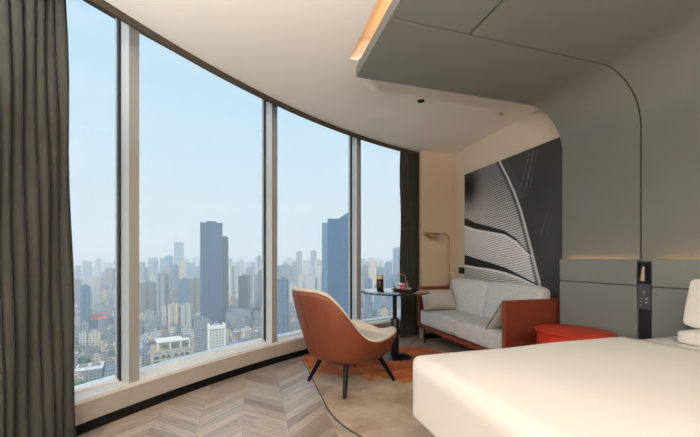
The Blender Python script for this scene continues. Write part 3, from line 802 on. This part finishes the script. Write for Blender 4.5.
def bld_mesh(foot, h, z0=0, extras=(), fm=None, rm=None):
    """prism with facade UVs in metres, parapet and roof boxes"""
    V = []; Fc = []; uv = []; mi = []
    def pr(P, a, b):
        n = len(P); base = len(V); V.extend([(x, y, a) for x, y in P]+[(x, y, b) for x, y in P]); s = 0
        for i in range(n):
            j = (i+1)%n; L = math.dist(P[i], P[j]); Fc.append((base+i, base+j, base+n+j, base+n+i)); uv.extend([s, a, s+L, a, s+L, b, s, b]); s += L; mi.append(0)
        Fc.append(tuple(base+n+i for i in range(n))); mi.append(1)
        for x, y in P: uv.extend([0, 0])
    pr(foot, z0, z0+h)
    for P, a, b in extras: pr(P, a, b)
    return V, Fc, uv, mi
def rect(w, d, cx=0, cy_=0): return [(cx-w/2,cy_-d/2),(cx+w/2,cy_-d/2),(cx+w/2,cy_+d/2),(cx-w/2,cy_+d/2)]
def cross(w, d, n):    # notched footprint like apartment towers
    a = n
    return [(-w/2+a,-d/2),(-w*.12,-d/2),(-w*.12,-d/2+a),(w*.12,-d/2+a),(w*.12,-d/2),(w/2-a,-d/2),(w/2-a,-d/2+a),(w/2,-d/2+a),(w/2,d/2-a),(w/2-a,d/2-a),(w/2-a,d/2),(w*.12,d/2),(w*.12,d/2-a),(-w*.12,d/2-a),(-w*.12,d/2),(-w/2+a,d/2),(-w/2+a,d/2-a),(-w/2,d/2-a),(-w/2,-d/2+a),(-w/2+a,-d/2+a)]
def building(name, x, y, w, d, h, rz, fm, rm, label=None, group=None, style='rect', cat='building', z=GZ, parts=False):
    foot = rect(w, d) if style == 'rect' else cross(w, d, min(w, d)*.12)
    ex = [] if parts else [(rect(w*.35, d*.4), h, h+3.5), (rect(w*.15, d*.2, w*.3, d*.1), h, h+2)]
    V, Fc, uv, mi = bld_mesh(foot, h, 0, ex)
    o = mk(name, V, Fc, None, None, False, (x, y, z), rz, uv=uv, mats=[FM[fm], RM[rm]], midx=mi)
    if label: tag(o, label, cat, group)
    return o
def bpart(name, parent, P, a, b, fm, rm):
    V, Fc, uv, mi = bld_mesh(P, b-a, a); return mk(name, V, Fc, None, parent, False, uv=uv, mats=[FM[fm] if isinstance(fm, str) else fm, RM[rm]], midx=mi)
def place(u0, u1, vt, dist, d=None, rot=None):
    uc = (u0+u1)/2; x, y = at_depth(uc, dist); r0 = ray(uc); rz = math.atan2(r0.y, r0.x)-PI/2
    w = (u1-u0)*dist/F*math.cos(math.atan((uc-350)/F))
    return dict(x=x, y=y, w=w, d=d or w*.8, h=h_at(vt, dist)-GZ, rz=rz+(rot or 0))
occupied = []
def hero(name, u0, u1, vt, dist, fm, rm, label, d=None, style='rect', parts=True, rot=0):
    k = place(u0, u1, vt, dist, d, rot); occupied.append((k['x'], k['y'], max(k['w'], k['d'])*.75+12))
    o = building(name, k['x'], k['y'], k['w'], k['d'], k['h'], k['rz'], fm, rm, label, style=style, parts=parts)
    return o, k
# tall dark twin slab tower
o, k = hero('office_tower', 201.3, 221.5, 223.5, 620, 'dark', 'dark', 'tall dark blue grey skyscraper standing alone in the second window from the near curtain')
W, D, H_ = k['w'], k['d'], k['h']
bpart('rooftop_crown', o, rect(W*.5, D*.5), H_, H_+3.5, 'dark', 'dark')
for s in (-1, 1): bpart('corner_fin', o, rect(2.0, D*.9, s*(W/2+.6), -1), 0, H_+1.5, 'blue', 'grey')
o, k = hero('office_tower', 221, 228.3, 237.5, 655, 'brown', 'grey', 'lower brown grey tower attached beside the tall dark skyscraper', d=24)
bpart('rooftop_box', o, rect(k['w']*.5, 8), k['h'], k['h']+2.5, 'grey', 'grey')
# glass tower behind the chair
o, k = hero('office_tower', 328, 353, 220, 520, 'glass', 'dark', 'big dark blue glass tower seen above the armchair, beside the third mullion', d=34)
W, D, H_ = k['w'], k['d'], k['h']
V, Fc, uv, mi = bld_mesh([(-W*.05,-D/2+1),(W/2-.5,-D/2+1),(W/2-.5,D/2-1),(-W*.05,D/2-1)], 1, H_)
V = [(x, y, z+((x+W*.05)/(W*.55))*14*(z > H_+.5)) for x, y, z in V]
mk('slanted_crown', V, Fc, None, o, False, uv=uv, mats=[FM['glass'], RM['dark']], midx=mi)
o, k = hero('office_tower', 322, 328.6, 223.5, 560, 'glass2', 'blue', 'slim pale blue tower joined to the big glass tower above the armchair', d=22)
# tall haze tower with a spire
o, k = hero('skyscraper', 174, 183.5, 242.5, 2100, 'blue', 'grey', 'tallest hazy skyscraper with a thin spire in the distant skyline', d=50)
MB().lathe([(2.6,k['h']),(.8,k['h']+36)], 8, c=(-k['w']*.3,0)).build('spire', RM['grey'], o)
far = [(148,158.5,260.5,1850,'blue'),(160,166,258.5,2000,'blue'),(166,171,262,1900,'grey'),(143,148.5,268,1500,'blue'),(187,194.5,263.5,1900,'blue'),(196,201,267,1500,'grey'),
       (228.5,235.5,262.5,1300,'pale'),(262,264.8,258,1700,'blue'),(296.5,302,251.5,1600,'grey'),(310.5,316.5,251,1600,'grey'),(278,290,265.5,1250,'blue'),(292,297.5,262,1400,'grey'),(303,309,261,1350,'pale'),(317,322,261.5,1400,'grey'),(393,402,248,1300,'blue'),(385,392,262,1250,'blue'),(83,92,262,1900,'grey'),(96,101,259,2200,'grey'),(104,112,263,1700,'pale'),(76,81,266,1600,'grey'),(246,254,268,1150,'grey'),(365,371,262,1900,'blue'),(374,380,266,1500,'blue')]
for i, (a, b, v, dist, fm) in enumerate(far):
    pos = 'in the first window beside the near curtain' if b < 120 else 'in the second window from the near curtain' if b < 266 else 'in the third window, above the armchair' if b < 330 else 'in the last window beside the corner curtain'
    tone = {'blue': 'bluish', 'grey': 'grey', 'pale': 'pale'}[fm]
    k = place(a, b, v, dist); occupied.append((k['x'], k['y'], k['w']+15))
    building('high_rise', k['x'], k['y'], k['w'], k['d'], k['h'], k['rz'], fm, 'grey', 'hazy %s high-rise rising above the distant skyline %s' % (tone, pos), 'hazy %s high-rises of the skyline %s' % (tone, pos), 'cross' if i % 2 else 'rect')
# mid-distance apartment towers
mids = [(161.5,166.5,306,640,'pale','first pale apartment tower from the left of the row of four below the skyline'),(168,179,303.5,640,'cream','wide cream apartment tower second in the row of four below the skyline'),
        (181,192.5,304.5,640,'pale','white apartment tower third in the row of four, left of the dark skyscraper'),(190,201,279,760,'brown','brown grey apartment block directly beside the left flank of the tall dark skyscraper'),
        (80,90.5,286.5,600,'blue','blue grey tower block behind the red-roofed hall in the first window'),(93,100,290,900,'pale','pale tower block to the right of the blue grey one in the first window'),
        (102,107,291,880,'cream','cream tower block in the middle of the first window'),(117,122,268,620,'grey','dark grey tower half hidden by the first mullion'),
        (148,156,292,900,'blue','bluish block beside the first mullion in the second window'),(236,243,277,900,'pale','pale tower right of the brown tower in the second window'),(244,251,274,1000,'grey','grey tower in the cluster beside the second mullion'),
        (253,258,276,880,'pale','pale narrow tower in the cluster beside the second mullion'),(258,264,271,860,'blue','bluish tower touching the second mullion'),
        (278,288.5,279,470,'blue','blue and white tower between the second mullion and the armchair back'),(290,296,283,850,'pale','pale block just above the armchair back'),(303,309,281,800,'grey','grey block above the middle of the armchair back'),
        (311,317,278,820,'blue','bluish block left of the glass tower above the armchair'),(365,372,279,700,'blue','blue block at the left of the last window'),(386,393,280,760,'blue','blue block behind the glass bowl in the last window'),(374,381,285,820,'glass2','blue block behind the dark canister')]
for a, b, v, dist, fm, lb in mids:
    hero('apartment_tower', a, b, v, dist, fm, 'grey', lb, style='cross', parts=False)
# near pair of blocks in front of the dark tower
o, k = hero('apartment_block', 194.5, 208, 318.5, 400, 'grey', 'grey', 'blue grey slab block in front of the tall dark skyscraper', d=14, rot=.1)
bpart('rooftop_box', o, rect(k['w']*.3, 5), k['h'], k['h']+3.5, 'grey', 'grey')
o, k = hero('apartment_block', 208.5, 224.5, 326, 385, 'pale', 'grey', 'white framed block with a band of dark windows in front of the tall dark skyscraper', d=16, rot=.1)
for s in (-1, 1): bpart('white_pier', o, rect(1.6, 16.6, s*(k['w']/2-.4), 0), 0, k['h']+2.2, RM['white'], 'white')
bpart('roof_band', o, rect(k['w']+.4, 1.2, 0, -8.1), k['h']-2, k['h']+2.2, RM['white'], 'white')
# nearest grey rooftop building with a pergola
k = place(152, 192, 346, 250, 20, .12); occupied.append((k['x'], k['y'], 30))
o = building('rooftop_building', k['x'], k['y'], k['w'], k['d'], k['h'], k['rz'], 'old', 'tan', 'weathered beige apartment building with a white slatted roof pergola just beyond the sill', parts=True)
W, D, H_ = k['w'], k['d'], k['h']
pen = bpart('penthouse', o, rect(W*.62, D*.6, -W*.02, 1), H_, H_+4.6, 'old', 'tan')
bpart('stair_house', o, rect(W*.24, D*.5, W*.36, 0), H_, H_+6.2, 'old', 'grey')
pg = MB()
for i in range(22): xx = -W*.40+i*W*.036; pg.add(*[(lambda B: (B.V, B.F))(MB().box(xx, xx+.55, -D*.5, D*.28, H_+5.6, H_+5.9))][0])
for yy in (-D*.48, -D*.1, D*.26): pg.box(-W*.41, W*.40, yy, yy+.5, H_+5.25, H_+5.6)
pg.build('roof_pergola', RM['white'], o)
for xx in (-W*.39, -W*.1, W*.16, W*.38): MB().box(xx, xx+.7, -D*.48, -D*.45, H_, H_+5.3).build('pergola_post', RM['white'], o)
gm = mat('green_window', (60,96,84), .3)
for zz in (H_-6, H_-9.5, H_-13): MB().box(-W*.47, -W*.36, -D/2-.25, -D/2+.1, zz, zz+2.2).build('green_window', gm, o)
for xx in (-.28, -.16, .02, .18, .3): MB().box(W*xx, W*xx+1.6, -D/2-.2, -D/2+.1, H_-5.5, H_-3.4).build('window', RM['dark'], o)
# red roofed hall and pale flat hall, long horizontal block
k = place(84, 107, 318.5, 620, 26, .15); occupied.append((k['x'], k['y'], 34))
o = building('temple_hall', k['x'], k['y'], k['w']*.9, k['d'], k['h'], k['rz'], 'blue', 'grey', 'blue grey hall with a curved red roof in the first window', parts=True)
W, D, H_ = k['w'], k['d'], k['h']
V = [(-W*.5,-D*.6,H_),(W*.5,-D*.6,H_),(W*.5,D*.6,H_),(-W*.5,D*.6,H_),(-W*.30,-D*.15,H_+4.5),(W*.30,-D*.15,H_+4.5),(W*.30,D*.15,H_+4.5),(-W*.30,D*.15,H_+4.5),(-W*.16,0,H_+9),(W*.16,0,H_+9)]
mk('red_roof', V, [(3,2,1,0),(0,1,5,4),(1,2,6,5),(2,3,7,6),(3,0,4,7),(4,5,9,8),(5,6,9),(6,7,8,9),(7,4,8)], RM['red'], o)
k = place(76, 104, 376, 372, 30, -.1); occupied.append((k['x'], k['y'], 30))
o = building('market_hall', k['x'], k['y'], k['w'], k['d'], 12, k['rz'], 'grey', 'pale', 'low market hall with a large pale flat roof at the foot of the first window', parts=True)
for s in (-.25, .2): bpart('roof_lantern', o, rect(k['w']*.3, k['d']*.3, k['w']*s, 2), 12, 14, 'grey', 'grey')
k = place(150, 176, 291, 1000, 22); occupied.append((k['x'], k['y'], 50))
o = building('exhibition_block', k['x'], k['y'], k['w'], k['d'], k['h'], k['rz'], 'grey', 'dark', 'long low slab with a dark flat roof edge left of the dark skyscraper', parts=True)
bpart('roof_edge', o, rect(k['w']+4, 26), k['h'], k['h']+5, RM['dark'], 'dark')
k = place(226, 250, 311, 640, 30); occupied.append((k['x'], k['y'], 36))
building('long_block', k['x'], k['y'], k['w'], k['d'], k['h'], k['rz'], 'grey', 'blue', 'long low blue-roofed block beyond the white framed block', parts=False)
# random towers
def free(x, y, r):
    return all((x-a)**2+(y-b)**2 > (r+c)**2 for a, b, c in occupied)
cnt = 0; tries = 0; rnd = random.Random(21)
tone_l = {'pale': 'pale', 'grey': 'grey', 'blue': 'bluish', 'cream': 'cream', 'brown': 'brown'}
while cnt < 270 and tries < 20000:
    tries += 1
    dist = math.sqrt(rnd.uniform(700**2, 3300**2)) if rnd.random() < .7 else rnd.uniform(640, 1500); u = rnd.uniform(40, 425); x, y = at_depth(u, dist)
    w = rnd.uniform(16, 34); dd = rnd.uniform(14, 24)
    if not free(x, y, 20): continue
    h = rnd.choice([rnd.uniform(40, 80), rnd.uniform(70, 110), rnd.uniform(85, 128)])
    if dist > 1500: h = rnd.uniform(80, 150)
    if dist < 900: h = min(h, 95)
    if u < 120: h *= .85
    fm = rnd.choice(['pale', 'pale', 'grey', 'grey', 'blue', 'cream', 'brown'])
    band = 'far' if dist > 1700 else 'middle distance' if dist > 1000 else 'nearer'
    wd = 1 if u < 125 else 2 if u < 270 else 3 if u < 355 else 4
    wn = ['', 'first window', 'second window', 'third window', 'last window'][wd]
    bn = {'far': 'deep in the haze', 'middle distance': 'in the middle of the city', 'nearer': 'among the old low blocks'}[band]
    building('apartment_tower', x, y, w, dd, h, rnd.uniform(-.6, .6), fm, rnd.choice(['grey','grey','pale','dark']), '%s apartment tower %s, %s' % (tone_l[fm], bn, wn), '%s towers %s, %s' % (tone_l[fm], bn, wn), 'cross' if rnd.random() < .6 else 'rect')
    occupied.append((x, y, 16)); cnt += 1
# low-rise blocks
blocks = []
tries = 0; grid = {}
while len(blocks) < 5200 and tries < 90000:
    tries += 1
    dist = math.sqrt(rnd.uniform(270**2, 1900**2)); u = rnd.uniform(30, 430); x, y = at_depth(u, dist)
    key = (int(x//16), int(y//14))
    if key in grid or not free(x, y, 4): continue
    grid[key] = 1; x = key[0]*16+8+rnd.uniform(-1.5, 1.5); y = key[1]*14+7+rnd.uniform(-1.5, 1.5)
    blocks.append((math.hypot(x, y), x, y, rnd.uniform(8, 15), rnd.uniform(6, 11), rnd.choice([8, 9, 12, 12, 15, 18, 21, 26]), rnd.uniform(-.25, .25)+(PI/2 if rnd.random() < .3 else 0)+.3))
blocks.sort()
def inview(x, y):
    xc = x*cy-y*sy; z = x*sy+y*cy; u = 350+F*xc/z; v = HOR+F*(CAMH-GZ-15)/z
    sill = 400-.44*(u-76)+.00052*(u-76)**2
    return 74 < u < 398 and v < sill+4
n_ind = 0; rest = []
for d_, x, y, w, dd, h, rz in blocks:
    fm = rnd.choice(['pale','grey','grey','brown','cream','grey']); rm = rnd.choice(['grey','grey','grey','dark','dark','pale','tan','blue','rust'])
    if n_ind < 300 and inview(x, y):
        lbr = {'grey': 'a grey', 'dark': 'a dark', 'pale': 'a pale', 'tan': 'a tan', 'blue': 'a blue', 'rust': 'a rust red'}[rm]
        ht = 'low' if h < 17 else 'taller'
        building('low_rise_block', x, y, w, dd, h, rz, fm, rm, '%s %s old city block with %s flat roof' % (ht, tone_l[fm], lbr), '%s %s old city blocks with %s roof' % (ht, tone_l[fm], lbr)); n_ind += 1
    else: rest.append((x, y, w, dd, h, rz, fm, rm))
V = []; Fc = []; uv = []; mi = []; mats = [FM['pale'], FM['grey'], FM['brown'], FM['cream']]+[RM[q] for q in ('grey','dark','pale','tan','blue','rust')]
fi = {'pale': 0, 'grey': 1, 'brown': 2, 'cream': 3}; ri = dict(grey=4, dark=5, pale=6, tan=7, blue=8, rust=9)
for x, y, w, dd, h, rz, fm, rm in rest:
    v_, f_, u_, m_ = bld_mesh(rect(w, dd), h, 0, [(rect(w*.3, dd*.4), h, h+3)]); b0 = len(V); c, s = math.cos(rz), math.sin(rz)
    V += [(x+a*c-b*s, y+a*s+b*c, GZ+z) for a, b, z in v_]; Fc += [tuple(i+b0 for i in f) for f in f_]; uv += u_; mi += [ri[rm] if q else fi[fm] for q in m_]
o = mk('low_rise_quarter', V, Fc, None, None, False, uv=uv, mats=mats, midx=mi)
tag(o, 'dense carpet of small old city blocks spreading into the haze beyond the nearer ones', 'city quarter', kind='stuff')
# trees between the blocks: loose green masses
tm = MB()
for i in range(420):
    dist = math.sqrt(rnd.uniform(270**2, 1300**2)); x, y = at_depth(rnd.uniform(30, 430), dist); s = rnd.uniform(4, 8)
    if not free(x, y, 2): continue
    bmx = bmesh.new(); bmesh.ops.create_icosphere(bmx, subdivisions=1, radius=1)
    tm.add([(x+v.co.x*s*rnd.uniform(.8, 1.2), y+v.co.y*s*rnd.uniform(.8, 1.2), GZ+s*.9+v.co.z*s*rnd.uniform(.7, 1.1)+4) for v in bmx.verts], [tuple(v.index for v in f.verts) for f in bmx.faces]); bmx.free()
tag(tm.build('street_foliage', mat('street_tree_green', (84,104,78), .9, noise=.3, nscale=.3), None, True), 'green tree crowns scattered between the old city blocks', 'trees', kind='stuff')
gm_, nt, b, out = new_mat('city_ground')
ge = nt.nodes.new('ShaderNodeNewGeometry'); vo = nd(nt, 'ShaderNodeTexVoronoi', i_Scale=.03); nt.links.new(ge.outputs['Position'], vo.inputs['Vector'])
nt.links.new(ramp(nt, math_(nt, 'FRACT', math_(nt, 'MULTIPLY', vo.outputs['Color'], 1.0)), [(0, lin((92,98,98))), (.5, lin((120,120,114))), (1, lin((74,84,80)))]), b.inputs['Base Color']); b.inputs['Roughness'].default_value = .9
G = 9000
S(mk('ground', [(-G, 60, GZ), (G, 60, GZ), (G, G, GZ), (-G, G, GZ)], [(0,1,2,3)], gm_))

# haze over the city: a real body of scattering air
hz = bpy.data.materials.new('haze_air'); hz.use_nodes = True; nt = hz.node_tree; nt.nodes.clear()
out = nt.nodes.new('ShaderNodeOutputMaterial'); vs = nd(nt, 'ShaderNodeVolumeScatter', i_Color=(.82,.93,1.0,1), i_Density=.00048, i_Anisotropy=0.0)
nt.links.new(vs.outputs[0], out.inputs['Volume'])
hb_ = MB().box(-8000, 8000, 40, 8800, GZ-2, 260).build('haze', hz); tag(hb_, 'pale blue haze lying over the whole city', 'haze', kind='stuff')

# ------------------------------------------------------------------ sky and sun
w = bpy.data.worlds.new('sky'); scn.world = w; w.use_nodes = True; nt = w.node_tree; nt.nodes.clear()
out = nt.nodes.new('ShaderNodeOutputWorld'); bg = nt.nodes.new('ShaderNodeBackground')
tc = nt.nodes.new('ShaderNodeTexCoord'); sp = nt.nodes.new('ShaderNodeSeparateXYZ'); nt.links.new(tc.outputs['Generated'], sp.inputs[0])
skyc = ramp(nt, sp.outputs[2], [(0, lin((206,217,222))), (.12, lin((200,218,225))), (.35, lin((188,218,235))), (.7, lin((170,206,236)))])
mp = nd(nt, 'ShaderNodeMapping'); mp.inputs['Scale'].default_value = (1.2, 1.2, 5); nt.links.new(tc.outputs['Generated'], mp.inputs[0])
cn = nd(nt, 'ShaderNodeTexNoise', i_Scale=2.2, i_Detail=6.0, i_Roughness=.55); nt.links.new(mp.outputs[0], cn.inputs['Vector'])
cf = ramp(nt, cn.outputs['Fac'], [(.48, (0,0,0,1)), (.72, (.5,.5,.5,1))])
mx = nt.nodes.new('ShaderNodeMix'); mx.data_type = 'RGBA'; nt.links.new(cf, mx.inputs[0]); nt.links.new(skyc, mx.inputs[6]); mx.inputs[7].default_value = lin((222,232,240))
nt.links.new(mx.outputs[2], bg.inputs[0]); bg.inputs[1].default_value = 1.1; nt.links.new(bg.outputs[0], out.inputs[0])
sl = bpy.data.lights.new('sun', 'SUN'); sl.energy = 3.6; sl.angle = R(8); sl.color = (1, .96, .9)
so = bpy.data.objects.new('sun', sl); so.rotation_euler = (R(40), 0, R(-35)); COL.objects.link(so)

# ------------------------------------------------------------------ camera
cam = bpy.data.cameras.new('camera'); co = bpy.data.objects.new('camera', cam); COL.objects.link(co)
cam.sensor_width = 36; cam.lens = F/700*36; cam.shift_y = (HOR-218.5)/700; cam.clip_start = .05; cam.clip_end = 30000
co.location = (0, 0, CAMH); co.rotation_euler = (R(90), 0, -YAW); scn.camera = co
vs_ = scn.view_settings; vs_.view_transform = 'Standard'; vs_.look = 'None'; vs_.gamma = 1; vs_.exposure = 0.06; vs_.use_curve_mapping = False
scn.cycles.max_bounces = 8; scn.cycles.diffuse_bounces = 5; scn.cycles.transparent_max_bounces = 16; scn.cycles.volume_bounces = 3
scn.cycles.sample_clamp_indirect = 6
